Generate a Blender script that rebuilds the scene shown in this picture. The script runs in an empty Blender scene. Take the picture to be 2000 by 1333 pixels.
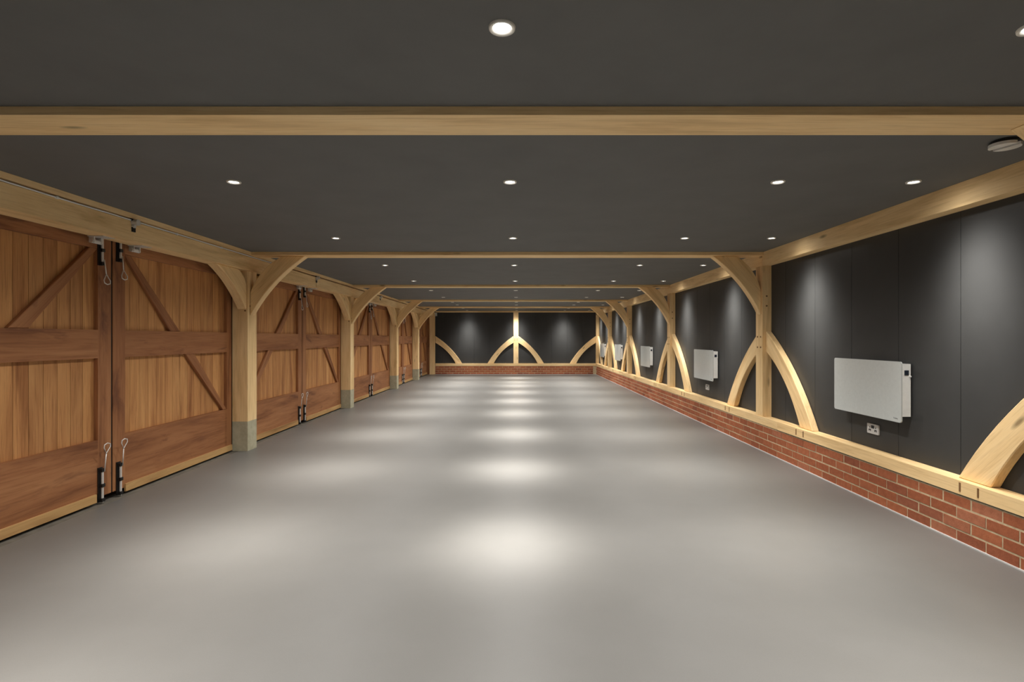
import bpy, bmesh, math, random
from mathutils import Vector, Matrix
random.seed(7)
PI = math.pi
S = bpy.context.scene
COL = S.collection

# ------------------------------------------------------------------ camera, world, exposure
HC = 1.38                     # lens height above the floor
cd = bpy.data.cameras.new('camera'); cam = bpy.data.objects.new('camera', cd); COL.objects.link(cam)
cam.location = (0, 0, HC); cam.rotation_euler = (PI/2, 0, 0)
cd.sensor_fit = 'HORIZONTAL'; cd.sensor_width = 36; cd.lens = 36*1020/2000
cd.shift_x = -12/2000; cd.shift_y = -5/2000
cd.clip_start = .05; cd.clip_end = 100
S.camera = cam
w = bpy.data.worlds.new('world'); S.world = w; w.use_nodes = True
w.node_tree.nodes['Background'].inputs[0].default_value = (.02, .02, .02, 1)
w.node_tree.nodes['Background'].inputs[1].default_value = 1
S.view_settings.view_transform = 'Standard'; S.view_settings.look = 'None'
S.view_settings.gamma = 1; S.view_settings.use_curve_mapping = False
S.view_settings.exposure = 1.05
LAMP_W = {'left': 230, 'centre': 430, 'right': 190, 'wall': 138}   # recessed lamps, by column (wall: those turned to a wall)
LAMP_COL = (1.0, .975, .94)

# ------------------------------------------------------------------ main measures (metres)
CEIL = 2.44; BEAM_Z = 2.40; PLATE_Z = 2.275
Y0, Y1 = -1.6, 20.1           # front wall, back brick face
XB = 2.99                     # right brick face
XP = 3.0                      # right posts / plates, inner face
XW = 3.11                     # right dark panels
FR = [2.5, 6.5, 10.42, 14.35, 17.4]   # frames
XL = -3.31                    # left posts, inner face
XD = -3.50                    # door stile face
SOLE0, SOLE1 = .325, .418
ORD = ['first', 'second', 'third', 'fourth', 'fifth', 'sixth', 'seventh', 'eighth', 'ninth', 'tenth', 'eleventh', 'twelfth', 'thirteenth']

def lin(r, g, b):
    f = lambda c: (c/12.92 if c <= .04045 else ((c+.055)/1.055)**2.4)
    return (f(r/255), f(g/255), f(b/255), 1)

# ------------------------------------------------------------------ materials
class NT:
    def __init__(s, name):
        s.m = bpy.data.materials.new(name); s.m.use_nodes = True
        s.t = s.m.node_tree; s.b = s.t.nodes['Principled BSDF']
    def n(s, kind, **kw):
        q = s.t.nodes.new(kind)
        for k, v in kw.items():
            if k in q.inputs: q.inputs[k].default_value = v
            else: setattr(q, k, v)
        return q
    def l(s, a, b): s.t.links.new(a, b)
    def ramp(s, fac, stops):
        r = s.n('ShaderNodeValToRGB'); e = r.color_ramp.elements
        while len(e) < len(stops): e.new(.5)
        for i, (p, c) in enumerate(stops): e[i].position = p; e[i].color = c
        s.l(fac, r.inputs[0]); return r.outputs[0]
    def mix(s, fac, a, b, mode='MIX'):
        q = s.n('ShaderNodeMix', data_type='RGBA', blend_type=mode)
        for i, v in ((0, fac), (6, a), (7, b)):
            if hasattr(v, 'is_linked'): s.l(v, q.inputs[i])
            else: q.inputs[i].default_value = v
        return q.outputs[2]
    def noise(s, vec, scale, detail=4, rough=.55, dist=0):
        q = s.n('ShaderNodeTexNoise', Scale=scale, Detail=detail, Roughness=rough, Distortion=dist)
        s.l(vec, q.inputs['Vector']); return q.outputs['Fac']
    def vec(s, src, scale):
        q = s.n('ShaderNodeMapping'); q.inputs['Scale'].default_value = scale
        s.l(src, q.inputs['Vector']); return q.outputs[0]
    def bump(s, h, strength, dist=.002):
        q = s.n('ShaderNodeBump', Strength=strength, Distance=dist)
        s.l(h, q.inputs['Height']); s.l(q.outputs[0], s.b.inputs['Normal'])

def plain(name, col, rough=.5, metal=0, spec=.5):
    k = NT(name); k.b.inputs['Base Color'].default_value = col
    k.b.inputs['Roughness'].default_value = rough; k.b.inputs['Metallic'].default_value = metal
    k.b.inputs['Specular IOR Level'].default_value = spec
    g = k.n('ShaderNodeNewGeometry')
    f = k.noise(g.outputs['Position'], 40, 3)
    c = k.mix(f, tuple(x*.93 for x in col[:3])+(1,), tuple(min(1, x*1.07) for x in col[:3])+(1,))
    k.l(c, k.b.inputs['Base Color'])
    return k.m

def grain_vec(k):
    """grain coordinates stored on the mesh, shifted for every object"""
    a = k.n('ShaderNodeAttribute', attribute_name='grain')
    oi = k.n('ShaderNodeObjectInfo')
    m = k.n('ShaderNodeMath', operation='MULTIPLY'); m.inputs[1].default_value = 53.0
    k.l(oi.outputs['Random'], m.inputs[0])
    ad = k.n('ShaderNodeVectorMath', operation='ADD')
    k.l(a.outputs['Vector'], ad.inputs[0]); k.l(m.outputs[0], ad.inputs[1])
    return ad.outputs[0], oi.outputs['Random']

def wood(name, light, mid, dark, tint=None, knots=True, rough=.62, spec=.3, stain=None, streak=.74):
    k = NT(name); v, rnd = grain_vec(k)
    broad = k.noise(k.vec(v, (.7, 7, 7)), 1.0, 5, .6, .6)
    fine = k.noise(k.vec(v, (3.5, 90, 90)), 1.0, 3, .6, .2)
    blot = k.noise(k.vec(v, (1.3, 3.0, 3.0)), 1.0, 3, .5)
    c = k.ramp(broad, [(.28, dark), (.48, mid), (.68, light)])
    fr = k.ramp(fine, [(.30, (streak, streak-.07, streak-.13, 1)), (.5, (1, 1, 1, 1))])
    c = k.mix(.55, c, fr, 'MULTIPLY')
    br = k.ramp(blot, [(.3, (.88, .86, .83, 1)), (.55, (1.0, 1.0, 1.0, 1))])
    c = k.mix(.6, c, br, 'MULTIPLY')
    if stain:
        sn = k.noise(k.vec(v, (.9, 4, 4)), 1.3, 5, .65, .8)
        sf = k.ramp(sn, [(.58, (0, 0, 0, 1)), (.70, (1, 1, 1, 1))])
        sm = k.n('ShaderNodeMath', operation='MULTIPLY'); sm.inputs[1].default_value = .7
        k.l(sf, sm.inputs[0]); c = k.mix(sm.outputs[0], c, stain)
    if knots:
        vo = k.n('ShaderNodeTexVoronoi', Scale=1.0, Randomness=1.0); k.l(k.vec(v, (1.5, 5.5, 5.5)), vo.inputs['Vector'])
        kf = k.ramp(vo.outputs['Distance'], [(.035, (1, 1, 1, 1)), (.12, (0, 0, 0, 1))])
        km = k.n('ShaderNodeMath', operation='MULTIPLY'); km.inputs[1].default_value = .75
        k.l(kf, km.inputs[0]); c = k.mix(km.outputs[0], c, tuple(x*.28 for x in dark[:3])+(1,))
    if tint:
        tr = k.ramp(rnd, tint); c = k.mix(.85, c, tr, 'MULTIPLY')
    k.l(c, k.b.inputs['Base Color'])
    k.b.inputs['Roughness'].default_value = rough; k.b.inputs['Specular IOR Level'].default_value = spec
    k.bump(fine, .25, .002)
    return k.m

M = {}
M['oak'] = wood('oak', lin(252, 222, 170), lin(245, 211, 156), lin(214, 176, 122),
                tint=[(0, (.93, .92, .90, 1)), (1, (1.0, 1.0, 1.0, 1))])
M['oak_bar'] = wood('weathered_oak', lin(206, 168, 112), lin(190, 150, 98), lin(150, 112, 70), knots=False)
M['plank'] = wood('door_plank', lin(214, 162, 106), lin(196, 142, 90), lin(150, 98, 58), knots=False, streak=.5,
                  tint=[(0, (.80, .74, .70, 1)), (.35, (1.0, .97, .90, 1)), (.7, (.92, .85, .79, 1)), (1, (1.08, 1.10, 1.06, 1))])
M['rail'] = wood('door_rail', lin(178, 126, 84), lin(160, 108, 70), lin(118, 74, 46), knots=False, streak=.6,
                 tint=[(0, (.88, .84, .82, 1)), (1, (1, 1, 1, 1))], stain=lin(96, 58, 42))

def brick_mat():
    k = NT('brick'); g = k.n('ShaderNodeNewGeometry'); oi = k.n('ShaderNodeObjectInfo')
    c = k.ramp(oi.outputs['Random'], [(0, lin(152, 88, 60)), (.3, lin(172, 104, 72)), (.6, lin(160, 94, 64)), (.85, lin(140, 82, 60)), (1, lin(180, 116, 86))])
    f = k.noise(g.outputs['Position'], 28, 5, .6)
    c = k.mix(.8, c, k.ramp(f, [(.3, (.78, .74, .72, 1)), (.65, (1.08, 1.08, 1.06, 1))]), 'MULTIPLY')
    f2 = k.noise(g.outputs['Position'], 160, 3, .6)
    c = k.mix(.5, c, k.ramp(f2, [(.3, (.8, .78, .76, 1)), (.6, (1, 1, 1, 1))]), 'MULTIPLY')
    k.l(c, k.b.inputs['Base Color']); k.b.inputs['Roughness'].default_value = .85
    k.b.inputs['Specular IOR Level'].default_value = .2
    k.bump(f2, .4, .003); return k.m
M['brick'] = brick_mat()

def rough_mat(name, a, b, scale, rough, spec=.3, bump=.2):
    k = NT(name); g = k.n('ShaderNodeNewGeometry')
    f = k.noise(g.outputs['Position'], scale, 6, .6)
    k.l(k.ramp(f, [(.3, a), (.7, b)]), k.b.inputs['Base Color'])
    k.b.inputs['Roughness'].default_value = rough; k.b.inputs['Specular IOR Level'].default_value = spec
    f2 = k.noise(g.outputs['Position'], scale*9, 3)
    k.bump(f2, bump, .002); return k.m
M['mortar'] = rough_mat('mortar', lin(176, 154, 122), lin(208, 190, 156), 30, .95)
M['concrete'] = rough_mat('post_base_stone', lin(166, 160, 134), lin(188, 182, 156), 14, .9)
M['kerb'] = rough_mat('threshold_concrete', lin(92, 87, 78), lin(124, 117, 105), 10, .85)
M['panel'] = rough_mat('dark_wall_panel', lin(53, 53, 52), lin(58, 58, 57), 3, .5, .35, .03)
M['ceiling'] = rough_mat('dark_ceiling_paint', lin(104, 104, 102), lin(110, 110, 108), 2.5, .8, .2, .05)
M['backing'] = rough_mat('dark_backing', lin(60, 44, 32), lin(76, 56, 40), 4, .9)

def floor_mat():
    k = NT('resin_floor'); g = k.n('ShaderNodeNewGeometry')
    f = k.noise(g.outputs['Position'], 1.2, 5, .6)
    c = k.ramp(f, [(.3, lin(104, 102, 98)), (.7, lin(110, 108, 104))])
    sp = k.noise(g.outputs['Position'], 260, 2, .5)
    c = k.mix(.35, c, k.ramp(sp, [(.32, (.8, .79, .77, 1)), (.5, (1, 1, 1, 1))]), 'MULTIPLY')
    k.l(c, k.b.inputs['Base Color'])
    k.b.inputs['Roughness'].default_value = .42; k.b.inputs['Specular IOR Level'].default_value = .5
    k.bump(sp, .06, .001); return k.m
M['floor'] = floor_mat()
M['white'] = plain('white_enamel', lin(232, 231, 226), .3)
M['grey_white'] = plain('grey_white_plastic', lin(200, 198, 194), .4)
M['glass_white'] = plain('white_glass_panel', lin(196, 199, 195), .18)
M['black'] = plain('black_steel', lin(22, 21, 20), .5)
M['dark'] = plain('dark_plastic', lin(34, 34, 36), .35)
M['screen'] = plain('thermostat_screen', lin(40, 44, 54), .2)
M['steel'] = plain('zinc_steel', lin(222, 218, 212), .35, .25)
M['galv'] = plain('galvanised_bracket', lin(206, 202, 196), .45, .25)
M['peg'] = plain('oak_peg', lin(128, 92, 54), .7)
M['mark'] = plain('grey_print', lin(120, 122, 120), .5)
M['bezel'] = plain('satin_bezel', lin(226, 222, 212), .4, .1)
def lamp_mat():
    k = NT('lamp_glow'); k.b.inputs['Emission Color'].default_value = (1, .98, .95, 1)
    k.b.inputs['Emission Strength'].default_value = 6; return k.m
M['glow'] = lamp_mat()

# ------------------------------------------------------------------ mesh helpers
def add_box(bm, lo, hi):
    x0, y0, z0 = lo; x1, y1, z1 = hi
    v = [bm.verts.new(p) for p in ((x0,y0,z0),(x1,y0,z0),(x1,y1,z0),(x0,y1,z0),(x0,y0,z1),(x1,y0,z1),(x1,y1,z1),(x0,y1,z1))]
    for f in ((0,3,2,1),(4,5,6,7),(0,1,5,4),(1,2,6,5),(2,3,7,6),(3,0,4,7)): bm.faces.new([v[i] for i in f])
    return v

def add_cyl(bm, p0, p1, r, n=12, r1=None):
    p0, p1 = Vector(p0), Vector(p1); d = (p1-p0).normalized()
    a = d.orthogonal().normalized(); b = d.cross(a); r1 = r if r1 is None else r1
    A = [bm.verts.new(p0+(a*math.cos(t)+b*math.sin(t))*r) for t in (2*PI*i/n for i in range(n))]
    B = [bm.verts.new(p1+(a*math.cos(t)+b*math.sin(t))*r1) for t in (2*PI*i/n for i in range(n))]
    for i in range(n):
        j = (i+1) % n; bm.faces.new((A[i], A[j], B[j], B[i]))
    bm.faces.new(A[::-1]); bm.faces.new(B)

def add_tube(bm, pts, r, n=8, closed=False):
    pts = [Vector(p) for p in pts]; rings = []; N = len(pts); ref = None
    for i, p in enumerate(pts):
        if closed: t = pts[(i+1) % N]-pts[i-1]
        else: t = pts[min(i+1, N-1)]-pts[max(i-1, 0)]
        t.normalize()
        a = t.orthogonal().normalized() if ref is None else (ref - t*ref.dot(t)).normalized()
        ref = a; b = t.cross(a)
        rings.append([bm.verts.new(p+(a*math.cos(2*PI*k/n)+b*math.sin(2*PI*k/n))*r) for k in range(n)])
    for i in range(N if closed else N-1):
        A, B = rings[i], rings[(i+1) % N]
        for k in range(n):
            bm.faces.new((A[k], A[(k+1) % n], B[(k+1) % n], B[k]))
    if not closed: bm.faces.new(rings[0][::-1]); bm.faces.new(rings[-1])

def add_lathe(bm, prof, centre, n=24):
    """profile of (r, z); axis z"""
    cx, cy, cz = centre; rings = []
    for r, z in prof:
        rings.append([bm.verts.new((cx+r*math.cos(2*PI*k/n), cy+r*math.sin(2*PI*k/n), cz+z)) for k in range(n)] if r > 1e-6
                     else [bm.verts.new((cx, cy, cz+z))])
    for A, B in zip(rings, rings[1:]):
        if len(A) == 1 and len(B) == 1: continue
        for k in range(n):
            j = (k+1) % n
            if len(A) == 1: bm.faces.new((A[0], B[j], B[k]))
            elif len(B) == 1: bm.faces.new((A[k], A[j], B[0]))
            else: bm.faces.new((A[k], A[j], B[j], B[k]))

def bevel(bm, w, ang=.6, seg=1):
    e = [x for x in bm.edges if len(x.link_faces) == 2 and x.calc_face_angle(0) > ang]
    if e: bmesh.ops.bevel(bm, geom=e, offset=w, segments=seg, affect='EDGES', profile=.6)

def grain_axis(ax):
    return {'x': lambda p: (p.x, p.y, p.z), 'y': lambda p: (p.y, p.x, p.z), 'z': lambda p: (p.z, p.x, p.y)}[ax]

def tag(o, label=None, cat=None, group=None, kind=None):
    if label: o['label'] = label
    if cat: o['category'] = cat
    if group: o['group'] = group
    if kind: o['kind'] = kind
    return o

def obj(name, bm, mat, parent=None, origin=None, grain=None, smooth=False):
    """links a bmesh built in world coordinates as one object; origin = its base point"""
    bmesh.ops.recalc_face_normals(bm, faces=bm.faces)
    me = bpy.data.meshes.new(name)
    vs = [v.co.copy() for v in bm.verts]
    if origin is None:
        lo = Vector((min(v.x for v in vs), min(v.y for v in vs), min(v.z for v in vs)))
        hi = Vector((max(v.x for v in vs), max(v.y for v in vs), max(v.z for v in vs)))
        origin = Vector(((lo.x+hi.x)/2, (lo.y+hi.y)/2, lo.z))
    origin = Vector(origin)
    bm.verts.index_update()
    bmesh.ops.translate(bm, verts=bm.verts, vec=-origin)
    bm.to_mesh(me); bm.free(); me.materials.append(mat)
    if grain:
        at = me.attributes.new('grain', 'FLOAT_VECTOR', 'POINT')
        at.data.foreach_set('vector', [c for v in vs for c in grain(v)])
    if smooth:
        for p in me.polygons: p.use_smooth = True
    o = bpy.data.objects.new(name, me); COL.objects.link(o)
    if parent is not None:
        o.parent = parent; o.location = origin - world_loc(parent)
    else: o.location = origin
    return o

def world_loc(o):
    v = Vector(o.location)
    while o.parent: o = o.parent; v += Vector(o.location)
    return v

def empty(name, loc):
    e = bpy.data.objects.new(name, None); COL.objects.link(e); e.location = loc; e.empty_display_size = .1
    return e

def box(name, lo, hi, mat, parent=None, bev=0, grain=None, origin=None):
    bm = bmesh.new(); add_box(bm, lo, hi)
    if bev: bevel(bm, bev)
    return obj(name, bm, mat, parent, origin, grain_axis(grain) if grain else None)

def timber(name, lo, hi, axis, label, bev=.006, cat='beam', group=None, parent=None):
    o = box(name, lo, hi, M['oak'], parent, bev, axis)
    if parent is None: tag(o, label, cat, group)
    return o

def bez(a, b, bulge, n):
    """quadratic curve from a to b pushed sideways by bulge (2-D)"""
    a, b = Vector(a), Vector(b); d = b-a; nrm = Vector((-d.y, d.x)).normalized()
    c = (a+b)/2 + nrm*bulge*2
    return [(1-t)**2*a + 2*t*(1-t)*c + t*t*b for t in (i/n for i in range(n+1))]

def brace(name, to3, A, A2, B, B2, bul, t0, t1, label, group, n=12):
    """curved timber: outer edge A->B, inner edge A2->B2, thickness from t0 to t1 across its plane"""
    bm = bmesh.new(); o, i = bez(A, B, bul, n), bez(A2, B2, bul, n); R = []
    for p, q in zip(o, i):
        R.append([bm.verts.new(to3(p.x, p.y, t0)), bm.verts.new(to3(q.x, q.y, t0)), bm.verts.new(to3(q.x, q.y, t1)), bm.verts.new(to3(p.x, p.y, t1))])
    for a, b in zip(R, R[1:]):
        for k in range(4): bm.faces.new((a[k], a[(k+1) % 4], b[(k+1) % 4], b[k]))
    bm.faces.new(R[0][::-1]); bm.faces.new(R[-1])
    bmesh.ops.recalc_face_normals(bm, faces=bm.faces)
    bevel(bm, .006, .7)
    P0 = Vector(to3(*A, t0)); d = (Vector(to3(*B, t0))-P0).normalized()
    s = (Vector(to3(A2[0], A2[1], t0))-P0); s = (s-d*s.dot(d)).normalized(); u = d.cross(s)
    ob = obj(name, bm, M['oak'], None, None, lambda p: ((p-P0).dot(d), (p-P0).dot(s), (p-P0).dot(u)))
    return tag(ob, label, 'brace', group)

def peg(parent, p0, p1, r=.011):
    bm = bmesh.new(); add_cyl(bm, p0, p1, r, 8); return obj('peg', bm, M['peg'], parent)

# ------------------------------------------------------------------ the room shell
fl = box('floor', (-3.42, Y0, -.12), (XB+.2, Y1+.2, 0), M['floor']); tag(fl, 'pale grey resin floor with soft sheen', 'floor', kind='structure')
ce = box('ceiling', (-3.75, Y0, CEIL), (XW+.2, Y1+.3, CEIL+.12), M['ceiling']); tag(ce, 'flat charcoal painted ceiling', 'ceiling', kind='structure')
wl = box('wall_left', (-3.78, Y0, -.12), (-3.60, Y1+.3, CEIL), M['backing']); tag(wl, 'boarded wall line behind the row of wooden doors on the left', 'wall', kind='structure')
wf = box('wall_front', (-3.78, Y0-.15, -.12), (XW+.2, Y0, CEIL), M['panel']); tag(wf, 'dark wall behind the camera', 'wall', kind='structure')
t1 = box('trim_1', (-3.60, Y0, -.12), (-3.426, Y1, -.004), M['kerb']); tag(t1, 'worn concrete threshold strip along the foot of the doors', 'threshold', kind='structure')

# right wall: mortar core with bricks, dark panels above
wr = box('wall_right', (XB+.0025, Y0, -.05), (XB+.11, Y1+.05, SOLE0-.006), M['mortar'])
tag(wr, 'right wall of charcoal panels above a low red brick plinth', 'wall', kind='structure')
box('backing_board', (XW+.02, Y0, SOLE0), (XW+.14, Y1+.25, CEIL), M['dark'], wr)
pitch = .6; y = 2.47 - pitch*2
box('wall_panel', (XW, Y0, SOLE1-.02), (XW+.018, y-.002, CEIL), M['panel'], wr, .0015)
while y < Y1+.1:
    ye = min(y+pitch, Y1+.11)
    box('wall_panel', (XW, y+.002, SOLE1-.02), (XW+.018, ye-.002, CEIL), M['panel'], wr, .0015)
    y += pitch

def brick_mesh(L, name):
    bm = bmesh.new(); add_box(bm, (-L/2, 0, 0), (L/2, .03, .0655)); bevel(bm, .004)
    bmesh.ops.recalc_face_normals(bm, faces=bm.faces)
    me = bpy.data.meshes.new(name); bm.to_mesh(me); bm.free(); me.materials.append(M['brick']); return me
BR, BH = brick_mesh(.215, 'brick_full'), brick_mesh(.1025, 'brick_half')
COURSE = .0785; BP = .225
def brick(parent, me, p, rz):
    o = bpy.data.objects.new('brick', me); COL.objects.link(o); o.parent = parent
    o.location = Vector(p) - world_loc(parent); o.rotation_euler = (0, 0, rz); return o
cells = []
for r in range(4):
    yy = 1.2 + (BP/2 if r % 2 else 0)
    while yy < Y1 - .12:
        cells.append((yy, r)); yy += BP
cells.sort()
vis = [c for c in cells if c[0] > 1.9][:300]; rest = [c for c in cells if c not in set(vis)]
for yy, r in vis:
    brick(wr, BR, (XB+random.uniform(-.0015, .0025), yy+random.uniform(-.002, .002), .006+r*COURSE), -PI/2)
bm = bmesh.new()
for yy, r in rest: add_box(bm, (XB, yy-.1075, .006+r*COURSE), (XB+.03, yy+.1075, .0715+r*COURSE))
tag(obj('brick_run', bm, M['brick'], wr), kind='stuff')

# back wall
YB = Y1; YW = Y1+.11
wb = box('wall_back', (-3.186, YB+.0025, -.05), (XB+.006, YB+.11, SOLE0-.006), M['mortar'])
tag(wb, 'far end wall of charcoal panels above a low red brick plinth', 'wall', kind='structure')
box('backing_board', (-3.6, YW+.02, SOLE0), (XW+.02, YW+.14, CEIL), M['dark'], wb)
x = XW - .012
while x > -3.5:
    xe = max(x-.6, -3.58)
    box('wall_panel', (xe+.002, YW, SOLE1-.02), (x-.002, YW+.018, CEIL), M['panel'], wb, .0015); x -= .6
for r in range(4):
    xx = -3.186 + (BP/2 if r % 2 == 0 else .05)
    if r % 2: brick(wb, BH, (-3.186+.0515-.0, YB+.001, .006+r*COURSE), 0); xx = -3.186+.11+BP/2
    while xx < XB-.105:
        brick(wb, BR, (xx, YB+random.uniform(-.001, .002), .006+r*COURSE), 0); xx += BP
    if XB-(xx-BP/2) > .108: brick(wb, BH, (xx-BP/2+.0545, YB+.001, .006+r*COURSE), 0)

# pale coved edge where the floor paint turns up against the bricks
t2 = box('trim_2', (XB-.009, Y0, 0), (XB+.004, YB, .008), M['grey_white'], bev=.003); tag(t2, 'thin white floor edging along the right brick plinth', 'edging', kind='structure')
t3 = box('trim_3', (-3.18, YB-.009, 0), (XB-.010, YB+.004, .008), M['grey_white'], bev=.003); tag(t3, 'thin white floor edging along the far brick plinth', 'edging', kind='structure')

# ------------------------------------------------------------------ timber frame, right wall
JS = 6.02
s1 = timber('sole_plate', (XB-.004, Y0, SOLE0), (XW-.002, JS-.001, SOLE1), 'y', 'near length of oak sill beam lying on the right brick plinth', .008)
s2 = timber('sole_plate', (XB-.004, JS+.001, SOLE0), (XW-.002, YB-.002, SOLE1), 'y', 'far length of oak sill beam lying on the right brick plinth', .008)
box('damp_course', (XB-.005, Y0, SOLE0-.005), (XW-.01, JS, SOLE0-.0005), M['black'], s1)
s3 = timber('sole_plate', (-3.18, YB-.004, SOLE0), (XW-.002, YW-.002, SOLE1), 'x', 'oak sill beam lying on the far end brick plinth', .008)
timber('wall_plate', (XP, Y0, PLATE_Z), (XW-.001, 6.42, CEIL-.001), 'y', 'near length of oak eaves beam under the ceiling on the right wall', .008)
timber('wall_plate', (XP, 6.424, PLATE_Z), (XW-.001, YB-.002, CEIL-.001), 'y', 'far length of oak eaves beam under the ceiling on the right wall', .008)
timber('wall_plate', (-3.19, YB+.01, 2.385), (XW-.002, YW-.001, CEIL-.001), 'x', 'oak eaves beam along the top of the far end wall', .006)
HW = .09
XBR0, XBR1 = XP+.04, XW-.002
def to_right(u, z, t): return (t, u, z)
def wall_brace(post_y, s, lab, grp='curved braces low on the right wall'):
    yf = post_y + s*(HW+.001)
    return brace('curved_brace', lambda u, z, t: (t, yf+s*u, z), (0, 1.47), (0, 1.22), (1.02, SOLE1+.001), (.77, SOLE1+.001), .085, XBR0, XBR1, lab, grp)
for i, fy in enumerate(FR):
    o_ = ORD[i]
    p = timber('oak_post', (XP, fy-HW, SOLE1+.001), (XW-.001, fy+HW, PLATE_Z-.001), 'z',
               f'{o_} oak post from the camera standing along the right wall', .008, 'post', 'right wall posts')
    for pz in (1.40, 1.27):
        for s in (-1, 1): peg(p, (XP-.005, fy+s*.042, pz), (XP+.02, fy+s*.042, pz))
    for pz in (1.9, 1.78): peg(p, (XP+.05, fy-HW-.004, pz), (XP+.05, fy-HW+.02, pz))
    for s in ((1,) if i == 0 else (-1, 1)):
        side = 'near' if s < 0 else 'far'
        b = wall_brace(fy, s, f'curved oak brace on the {side} side of the {o_} right wall post')
    for s in ((1,) if i == 0 else (-1, 1)):
        for dy in (.80, .94):
            yy = fy+s*(HW+dy); par = s1 if yy < JS else s2
            peg(par, (XB-.003, yy, SOLE0+.02), (XB-.003, yy, SOLE1-.012), .007)
# corner post and its brace at the far right
timber('oak_post', (XP, YB-.07, SOLE1+.001), (XW-.003, YW-.004, 2.384), 'z', 'oak corner post where the right wall meets the far end wall', .006, 'post', None)
brace('curved_brace', lambda u, z, t: (t, YB-.072-u, z), (0, 1.47), (0, 1.22), (1.02, SOLE1+.001), (.77, SOLE1+.001), .085, XBR0, XBR1,
      'curved oak brace on the right wall running to the far corner post', 'curved braces low on the right wall')

# ------------------------------------------------------------------ tie beams with knee braces
for i, fy in enumerate(FR):
    o_ = ORD[i]
    timber('tie_beam', (-3.262, fy-.118, BEAM_Z), (XP-.002, fy+.118, CEIL-.001), 'x', f'{o_} oak tie beam from the camera, crossing the dark ceiling', .007, 'beam', 'tie beams')
    brace('knee_brace', lambda u, z, t: (XP-.001-u, t, z), (0, 1.67), (0, 1.96), (.60, BEAM_Z-.001), (.31, BEAM_Z-.001), -.06*-1, fy-.055, fy+.055,
          f'curved oak knee brace from the {o_} right wall post up to its tie beam', 'knee braces on the right')
    brace('knee_brace', lambda u, z, t: (XL+.003+u, t, z), (0, 1.66), (0, 1.95), (.68, BEAM_Z-.001), (.40, BEAM_Z-.001), .06, fy-.055, fy+.055,
          f'curved oak knee brace from the {o_} left post up to its tie beam', 'knee braces on the left')

# ------------------------------------------------------------------ back wall frame
pc = timber('oak_post', (-.18, YB-.003, SOLE1+.001), (.01, YW-.002, 2.384), 'z', 'oak post in the middle of the far end wall', .006, 'post')
for pz in (1.36, 1.30):
    for px in (-.13, -.04): peg(pc, (px, YB-.006, pz), (px, YB+.02, pz), .016)
def back_brace(x0, s, L, lab):
    return brace('curved_brace', lambda u, z, t: (x0+s*u, t, z), (0, 1.47), (0, 1.21), (L, SOLE1+.001), (L-.24, SOLE1+.001), .085, YB+.03, YW-.002, lab, 'curved braces on the far end wall')
back_brace(-3.19, 1, 1.02, 'curved oak brace on the far end wall beside the left corner post')
back_brace(-.181, -1, 1.0, 'curved oak brace left of the middle post on the far end wall')
back_brace(.011, 1, .98, 'curved oak brace right of the middle post on the far end wall')
back_brace(XP-.001, -1, 1.0, 'curved oak brace on the far end wall beside the right corner post')

# ------------------------------------------------------------------ left side: eaves beam, posts, braces
LJ = [Y0] + [4.45, 8.48, 12.4, 15.9] + [YB]
PZ0, PZ1 = 2.21, 2.374
plates = []
for i, (a, b) in enumerate(zip(LJ, LJ[1:])):
    pl = timber('eaves_beam', (-3.46, a+(.003 if i else 0), PZ0), (-3.28+(.006 if i % 2 == 0 else 0), b-.003, PZ1), 'y',
                f'{ORD[i]} length from the camera of the oak eaves beam above the left doors', .01, 'beam', 'left eaves beam lengths')
    plates.append(pl)
timber('ceiling_batten', (-3.44, Y0, 2.396), (-3.264, YB-.003, CEIL-.001), 'y', 'slim oak batten under the ceiling above the left eaves beam', .004)
LW = .11
for i, fy in enumerate(FR):
    o_ = ORD[i]
    r = empty('oak_post', (XL-.095, fy, 0)); tag(r, f'{o_} oak post from the camera on the left, on pale stone base', 'post', 'left posts')
    timber('shaft', (XD+.002, fy-LW, .362), (XL, fy+LW, PZ0-.001), 'z', None, .009, parent=r)
    b = box('stone_base', (XD+.002, fy-LW, 0), (XL, fy+LW, .361), M['concrete'], r, .008)
    peg(r, (XL-.002, fy-.05, 1.78), (XL+.0015, fy-.05, 1.78)); peg(r, (XL-.03, fy-LW-.004, 1.72), (XL-.03, fy-LW+.01, 1.72))
    for s in ((1,) if i == 0 else (-1, 1)):
        yf = fy+s*(LW+.001); side = 'near' if s < 0 else 'far'
        brace('arch_brace', lambda u, z, t: (t, yf+s*u, z), (0, 1.735), (0, 2.035), (.64, PZ0-.001), (.24, PZ0-.001), .05, -3.435, XL-.012,
              f'curved oak brace on the {side} side of the {o_} left post, under the eaves beam', 'arch braces over the left doors')
t4 = box('trim_4', (-3.595, YB-.04, 0), (-3.404, YB+.004, 2.2), M['rail'], bev=.004, grain='z'); tag(t4, 'brown timber jamb at the far end of the last door', 'jamb', kind='structure')
timber('oak_post', (-3.40, YB-.07, 0), (-3.192, YB+.004, 2.384), 'z', 'oak corner post at the far left beside the last door', .008, 'post')

# ------------------------------------------------------------------ doors
def rod_loop(bm, x, y, z, L, up, s):
    """wire rod with a triangular pull, rising (up=1) or hanging (up=-1)"""
    d = up; pts = [(x, y, z), (x+.012, y+.004*s, z+d*L)]
    add_tube(bm, pts, .0045, 6)
    bx, by, bz = pts[-1]
    add_tube(bm, [(bx, by, bz), (bx+.008, by-.034, bz+d*.055), (bx+.010, by-.030, bz+d*.078), (bx+.010, by, bz+d*.088),
                  (bx+.010, by+.030, bz+d*.078), (bx+.008, by+.034, bz+d*.055)], .0045, 6, closed=True)

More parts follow.
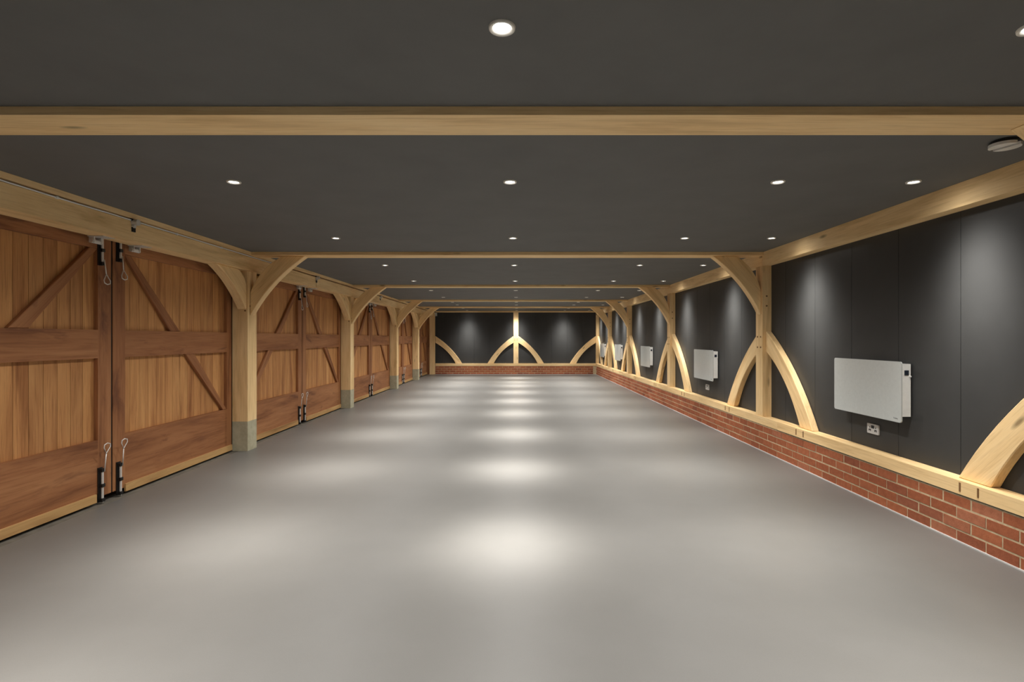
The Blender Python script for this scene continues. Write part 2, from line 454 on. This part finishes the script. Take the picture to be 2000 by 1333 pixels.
def bolt(leaf, y, z0, z1, up, s):
    """black bolt plate with a steel rod and a wire pull; up=1 pull above"""
    bm = bmesh.new(); add_box(bm, (XD, y-.022, z0), (XD+.010, y+.022, z1))
    h = z1-z0
    for f in (.06, .48, .92):
        zc = z0+h*f; add_box(bm, (XD+.010, y-.014, zc-.014), (XD+.034, y+.020, zc+.014))
    bevel(bm, .002)
    b = obj('bolt', bm, M['black'], leaf)
    bm = bmesh.new(); add_cyl(bm, (XD+.022, y+.004, z0-.004 if up > 0 else z0+.03), (XD+.022, y+.004, z1-.02 if up > 0 else z1+.004), .0095, 10)
    obj('bolt_rod', bm, M['steel'], b, smooth=False)
    bm = bmesh.new(); rod_loop(bm, XD+.036, y+.008, z1-.035 if up > 0 else z0+.05, .15 if up > 0 else .12, up, s)
    obj('pull_handle', bm, M['steel'], b, smooth=True)

def leaf(n, a, b, meet, lab, bolts):
    """a door leaf filling y = a..b; meet = +1 when the meeting stile is at b, -1 when at a"""
    zb, zt = .055, 2.27; SW = .14; HS = .10; pr = .036
    r = empty(f'door_{n}', (XD-.03, (a+b)/2, zb)); tag(r, lab, 'door', kind='structure')
    XS0 = XD-pr
    ia, ib = (a+HS, b-SW) if meet > 0 else (a+SW, b-HS)
    # boards
    N = max(6, round((ib-ia)/.117)); p = (ib-ia+.02)/N
    for k in range(N):
        y0 = ia-.01+k*p
        bm = bmesh.new(); add_box(bm, (XS0-.022, y0+.0016, zb+.05), (XS0-.001, y0+p-.0016, zt-.04)); bevel(bm, .003)
        obj('plank', bm, M['plank'], r, None, grain_axis('z'))
    def pc_(name, y0, y1, z0, z1, ax, m='rail', x0=XS0, x1=XD):
        return box(name, (x0, y0, z0), (x1, y1, z1), M[m], r, .004, ax)
    pc_('stile', a, ia, zb, zt, 'z'); pc_('stile', ib, b, zb, zt, 'z')
    pc_('top_rail', ia, ib, 2.13, zt, 'y'); pc_('middle_rail', ia, ib, 1.215, 1.452, 'y'); pc_('bottom_rail', ia, ib, zb+.03, .53, 'y')
    # diagonal brace from the head of the meeting stile to the foot of the hanging stile
    ya, za = (ib, 2.13) if meet > 0 else (ia, 2.13)
    yb, zb_ = (ia, .53) if meet > 0 else (ib, .53)
    def at(z): return ya + (yb-ya)*(za-z)/(za-zb_)
    L = math.hypot(yb-ya, za-zb_); hw = .052*L/(za-zb_)
    for z0, z1 in ((1.453, 2.129), (.531, 1.214)):
        bm = bmesh.new(); q = []
        for xx in (XS0, XD-.003):
            q.append([bm.verts.new((xx, min(max(at(z)+sg*hw, ia), ib), z)) for z, sg in ((z0, -1), (z0, 1), (z1, 1), (z1, -1))])
        for k in range(4): bm.faces.new((q[0][k], q[0][(k+1) % 4], q[1][(k+1) % 4], q[1][k]))
        bm.faces.new(q[0]); bm.faces.new(q[1]); bmesh.ops.recalc_face_normals(bm, faces=bm.faces); bevel(bm, .004)
        d = Vector((0, yb-ya, zb_-za)).normalized(); n_ = Vector((0, -d.z, d.y))
        obj('diagonal_brace', bm, M['rail'], r, None, lambda p: (p.dot(d), p.dot(n_), p.x))
    if meet > 0: box('gap_shade', (XS0-.02, b+.002, zb), (XD-.006, b+.018, zt-.02), M['black'], r)  # black strip added to paint the shade in the gap between leaves
    # pale weather bar at the foot, stopping short of the bolt
    y0, y1 = (a+.01, b-.17) if meet > 0 else (a+.13, b-.01)
    box('weather_bar', (XD, y0, .020), (XD+.016, y1, .088), M['oak_bar'], r, .004, 'y')
    ym = b-.125 if meet > 0 else a+.055
    if bolts:
        bolt(r, ym, .012, .30, 1, meet)
        bolt(r, ym, 1.99 if meet > 0 else 2.05, 2.255, -1, meet)
    return r

bays = list(zip([f for f in FR], FR[1:] + [YB+.02]))
n = 1
for i, (f0, f1) in enumerate(bays):
    a, b = f0+LW+.015, f1-LW-.015; m = (a+b)/2
    where = ['nearest the camera', 'second from the camera', 'third from the camera', 'fourth from the camera', 'at the far end'][i]
    leaf(n, a, m-.010, 1, f'left leaf of the braced wooden double door {where}', True)
    leaf(n+1, m+.010, b, -1, f'right leaf of the braced wooden double door {where}', True)
    n += 2
    # keepers under the eaves beam for the two bolts
    for s, yy in ((-1, m-.235), (1, m+.20)):
        bm = bmesh.new()
        add_box(bm, (XD+.03, yy-.06, PZ0-.006), (XD+.16, yy+.06, PZ0-.0005))
        add_box(bm, (XD+.03, yy-.045, PZ0-.052), (XD+.075, yy-.036, PZ0-.006)); add_box(bm, (XD+.03, yy+.028, PZ0-.052), (XD+.075, yy+.037, PZ0-.006))
        add_cyl(bm, (XD+.055, yy-.055, PZ0-.04), (XD+.055, yy+.045, PZ0-.04), .017, 10)
        bevel(bm, .002)
        par = plates[i] if yy < LJ[i+1] else plates[min(i+1, 4)]
        obj('bolt_keeper', bm, M['galv'], par)
    # galvanised bolt head on a black strap across the joint of the eaves beam
    yj = LJ[i+1] if i < 4 else (f0+f1)/2
    e = empty('joint_fixing', (-3.27, yj-.01, 2.36)); tag(e, f'grey bolt head on the eaves beam above the double door {where}', 'fixing', 'fixings on the left eaves beam')
    for lo, hi in (((-3.2735, yj-.03, 2.285), (-3.262, yj+.005, 2.325)), ((-3.2735, yj-.045, 2.375), (-3.262, yj-.02, 2.394))):
        bm = bmesh.new(); add_box(bm, lo, hi); bevel(bm, .002); obj('strap', bm, M['black'], e)
    bm = bmesh.new(); add_cyl(bm, (-3.2735, yj-.012, 2.365), (-3.225, yj-.012, 2.365), .026, 16); add_cyl(bm, (-3.2735, yj-.018, 2.33), (-3.25, yj-.018, 2.33), .014, 10); bevel(bm, .003)
    obj('bolt_head', bm, M['galv'], e)

# white cable along the gap above the near eaves beam
bm = bmesh.new(); add_tube(bm, [(-3.268, 1.2+.25*k, 2.3805+.001*math.sin(k*1.7)) for k in range(24)], .0055, 8)
cb = obj('cable', bm, M['white'], smooth=True); tag(cb, 'thin white cable running along the near eaves beam on the left', 'cable')
for yy in (2.95, 3.7, 5.0, 5.75):
    box('cable_clip', (-3.274, yy-.01, 2.37), (-3.260, yy+.01, 2.388), M['white'], cb)

# ------------------------------------------------------------------ recessed lamps
LX = {'left': -1.92, 'centre': -.055, 'right': 1.755, 'far right': 2.67}
ROWS = [-.5, 1.777, 3.527, 5.50, 7.53, 9.61, 11.5, 13.4, 15.25, 16.45, 18.2, 19.6]
ring_bm = bmesh.new(); add_lathe(ring_bm, [(.030, .0), (.031, -.004), (.040, -.009), (.045, -.007), (.046, 0)], (0, 0, 0), 28)
bmesh.ops.recalc_face_normals(ring_bm, faces=ring_bm.faces)
ring_me = bpy.data.meshes.new('bezel'); ring_bm.to_mesh(ring_me); ring_bm.free(); ring_me.materials.append(M['bezel'])
lamp_bm = bmesh.new(); add_lathe(lamp_bm, [(0, -.004), (.020, -.0035), (.029, -.001), (.0295, 0)], (0, 0, 0), 24)
bmesh.ops.recalc_face_normals(lamp_bm, faces=lamp_bm.faces)
lamp_me = bpy.data.meshes.new('lamp'); lamp_bm.to_mesh(lamp_me); lamp_bm.free(); lamp_me.materials.append(M['glow'])
for p in list(ring_me.polygons)+list(lamp_me.polygons): p.use_smooth = True
def lamp_light(watts, core, tail):
    """spot with the photometry of a narrow reflector lamp: a tight core and a wide weak tail"""
    ld = bpy.data.lights.new('lamp_beam', 'SPOT'); ld.energy = watts; ld.color = LAMP_COL
    ld.spot_size = math.radians(160); ld.spot_blend = .5; ld.shadow_soft_size = .025
    ld.use_nodes = True; nt = ld.node_tree; em = nt.nodes['Emission']
    tc = nt.nodes.new('ShaderNodeTexCoord'); sx = nt.nodes.new('ShaderNodeSeparateXYZ'); ab = nt.nodes.new('ShaderNodeMath'); ab.operation = 'ABSOLUTE'
    nt.links.new(tc.outputs['Normal'], sx.inputs[0]); nt.links.new(sx.outputs['Z'], ab.inputs[0])
    def powr(e, k):
        a = nt.nodes.new('ShaderNodeMath'); a.operation = 'POWER'; a.inputs[1].default_value = e; nt.links.new(ab.outputs[0], a.inputs[0])
        b = nt.nodes.new('ShaderNodeMath'); b.operation = 'MULTIPLY'; b.inputs[1].default_value = k; nt.links.new(a.outputs[0], b.inputs[0]); return b
    A_, B_ = powr(core, 1.0), powr(2.5, tail)
    sm = nt.nodes.new('ShaderNodeMath'); sm.operation = 'ADD'; nt.links.new(A_.outputs[0], sm.inputs[0]); nt.links.new(B_.outputs[0], sm.inputs[1])
    nt.links.new(sm.outputs[0], em.inputs['Strength']); return ld
LIGHTS = {'left': lamp_light(LAMP_W['left'], 22, .38), 'centre': lamp_light(LAMP_W['centre'], 44, .22),
          'right': lamp_light(LAMP_W['right'], 16, .36), 'wall': lamp_light(LAMP_W['wall'], 17, .02)}
for j, ly in enumerate(ROWS):
    for cname, lx in LX.items():
        e = empty('downlight', (lx, ly, CEIL))
        row = 'the row behind the camera' if j == 0 else f'the {ORD[j-1]} row from the camera'
        tag(e, f'small round recessed ceiling lamp, {cname} column, {row}', 'lamp', 'recessed ceiling lamps')
        for nm, me in (('bezel', ring_me), ('lamp', lamp_me)):
            o = bpy.data.objects.new(nm, me); COL.objects.link(o); o.parent = e
        o = bpy.data.objects.new('lamp_beam', LIGHTS['wall' if cname == 'far right' or j == 11 else cname]); COL.objects.link(o); o.parent = e; o.location = (0, 0, -.014)
        # gimbals: the far right lamps and the last row are turned to their wall, the nearest centre lamp back to the camera
        o.rotation_euler = (0, math.radians(-25), 0) if cname == 'far right' else (math.radians(27), 0, 0) if j == 11 else (math.radians(-16), 0, 0) if (j == 1 and cname == 'centre') else (0, 0, 0)

# ceiling detector near the right wall
SDX, SDY = 2.61, 2.80
sd = empty('smoke_detector', (SDX, SDY, CEIL)); tag(sd, 'round white detector with dark slot on the ceiling near the right eaves beam', 'detector')
bm = bmesh.new(); add_lathe(bm, [(0, 0), (.062, 0), (.066, -.004), (.066, -.014), (.058, -.018), (0, -.018)], (SDX, SDY, CEIL), 32); obj('mounting_base', bm, M['dark'], sd)
for a0 in (math.radians(110), math.radians(290)):        # two half round covers either side of the slot
    bm = bmesh.new(); off = Vector((math.cos(a0+PI/2), math.sin(a0+PI/2)))*.015
    P = [(SDX+off.x+.062*math.cos(a0+PI*k/16), SDY+off.y+.062*math.sin(a0+PI*k/16)) for k in range(17)]
    lo_ = [bm.verts.new((x, y, CEIL-.034)) for x, y in P]; hi_ = [bm.verts.new((x, y, CEIL-.0185)) for x, y in P]
    for k in range(17): bm.faces.new((lo_[k], lo_[(k+1) % 17], hi_[(k+1) % 17], hi_[k]))
    bm.faces.new(lo_[::-1]); bm.faces.new(hi_); bevel(bm, .004, .7)
    obj('half_cover', bm, M['white'], sd)

# motion sensor in the far left corner
ms = empty('motion_sensor', (-3.16, YB-.02, 2.28)); tag(ms, 'small white motion sensor high on the far left corner post', 'sensor')
bm = bmesh.new(); add_box(bm, (-3.191, YB-.07, 2.24), (-3.12, YB-.01, 2.36)); bevel(bm, .015, seg=2); obj('housing', bm, M['white'], ms)
bm = bmesh.new(); add_box(bm, (-3.178, YB-.076, 2.255), (-3.133, YB-.0705, 2.30)); bevel(bm, .002); obj('lens', bm, M['grey_white'], ms)

# ------------------------------------------------------------------ wall heaters and sockets
def rounded_rect(bm, y0, y1, z0, z1, x0, x1, rad, n=5):
    P = []
    for cy, cz, a0 in ((y1-rad, z1-rad, 0), (y0+rad, z1-rad, PI/2), (y0+rad, z0+rad, PI), (y1-rad, z0+rad, 1.5*PI)):
        for k in range(n+1):
            a = a0+PI/2*k/n; P.append((cy+rad*math.cos(a), cz+rad*math.sin(a)))
    A = [bm.verts.new((x0, p, q)) for p, q in P]; B = [bm.verts.new((x1, p, q)) for p, q in P]
    N = len(P)
    for k in range(N): bm.faces.new((A[k], A[(k+1) % N], B[(k+1) % N], B[k]))
    bm.faces.new(A[::-1]); bm.faces.new(B)
HY = [4.55, 8.53, 12.43, 15.88, 18.8]
for i, hy in enumerate(HY):
    r = empty('panel_heater', (3.06, hy, .72))
    tag(r, f'{ORD[i]} white glass panel heater from the camera on the dark right wall', 'heater', 'panel heaters on the right wall')
    bm = bmesh.new(); rounded_rect(bm, hy-.435, hy+.435, .712, 1.196, 3.018, 3.028, .018); bevel(bm, .002, .9); obj('glass_front', bm, M['glass_white'], r)
    bm = bmesh.new(); add_box(bm, (3.0285, hy-.433, .762), (3.095, hy+.41, 1.178)); bevel(bm, .006)
    bod = obj('casing', bm, M['white'], r)
    bm = bmesh.new(); add_box(bm, (3.044, hy-.4365, 1.09), (3.078, hy-.4332, 1.128)); obj('display', bm, M['screen'], r)
    bm = bmesh.new(); add_cyl(bm, (3.088, hy-.4332, 1.08), (3.088, hy-.442, 1.08), .007, 10); obj('switch', bm, M['white'], r)
    bm = bmesh.new()
    for yy in (-.25, .25): add_box(bm, (3.0955, hy+yy-.03, .82), (3.1095, hy+yy+.03, 1.12))
    obj('wall_bracket', bm, M['galv'], r)
    if i < 2:   # small unreadable maker's print, low on the near corner
        bm = bmesh.new()
        for q, (dy, dz, hh) in enumerate(((0, 0, .013), (.009, 0, .008), (.017, 0, .008), (.024, 0, .010), (.031, 0, .008), (.038, -.003, .010))):
            add_box(bm, (3.0174, hy-.40+.045-dy-.0025, .737+dz), (3.0182, hy-.40+.045-dy+.0025, .737+dz+hh))
        obj('maker_mark', bm, M['mark'], r)
for i, (sy, sz) in enumerate([(4.565, .588), (8.56, .582)]):
    r = empty('wall_socket', (3.10, sy, sz-.043))
    tag(r, f'white double power socket under the {ORD[i]} panel heater from the camera', 'socket', 'power sockets on the right wall')
    bm = bmesh.new(); rounded_rect(bm, sy-.073, sy+.073, sz-.043, sz+.043, 3.099, 3.1095, .005, 3); bevel(bm, .0015, .9); obj('face_plate', bm, M['grey_white'], r)
    bm = bmesh.new()
    for c in (-.037, .037):
        cy = sy+c
        add_box(bm, (3.0982, cy-.004, sz+.004), (3.0989, cy+.004, sz+.018))
        add_box(bm, (3.0982, cy-.014, sz-.022), (3.0989, cy-.005, sz-.013)); add_box(bm, (3.0982, cy+.005, sz-.022), (3.0989, cy+.014, sz-.013))
        add_box(bm, (3.0982, cy-.014, sz-.013), (3.0989, cy+.014, sz-.004))
    obj('pin_holes', bm, M['black'], r)
    for c in (-.010, .010):
        bm = bmesh.new(); add_box(bm, (3.096, sy+c-.008, sz+.006), (3.0988, sy+c+.008, sz+.030)); bevel(bm, .001); obj('rocker_switch', bm, M['dark'], r)
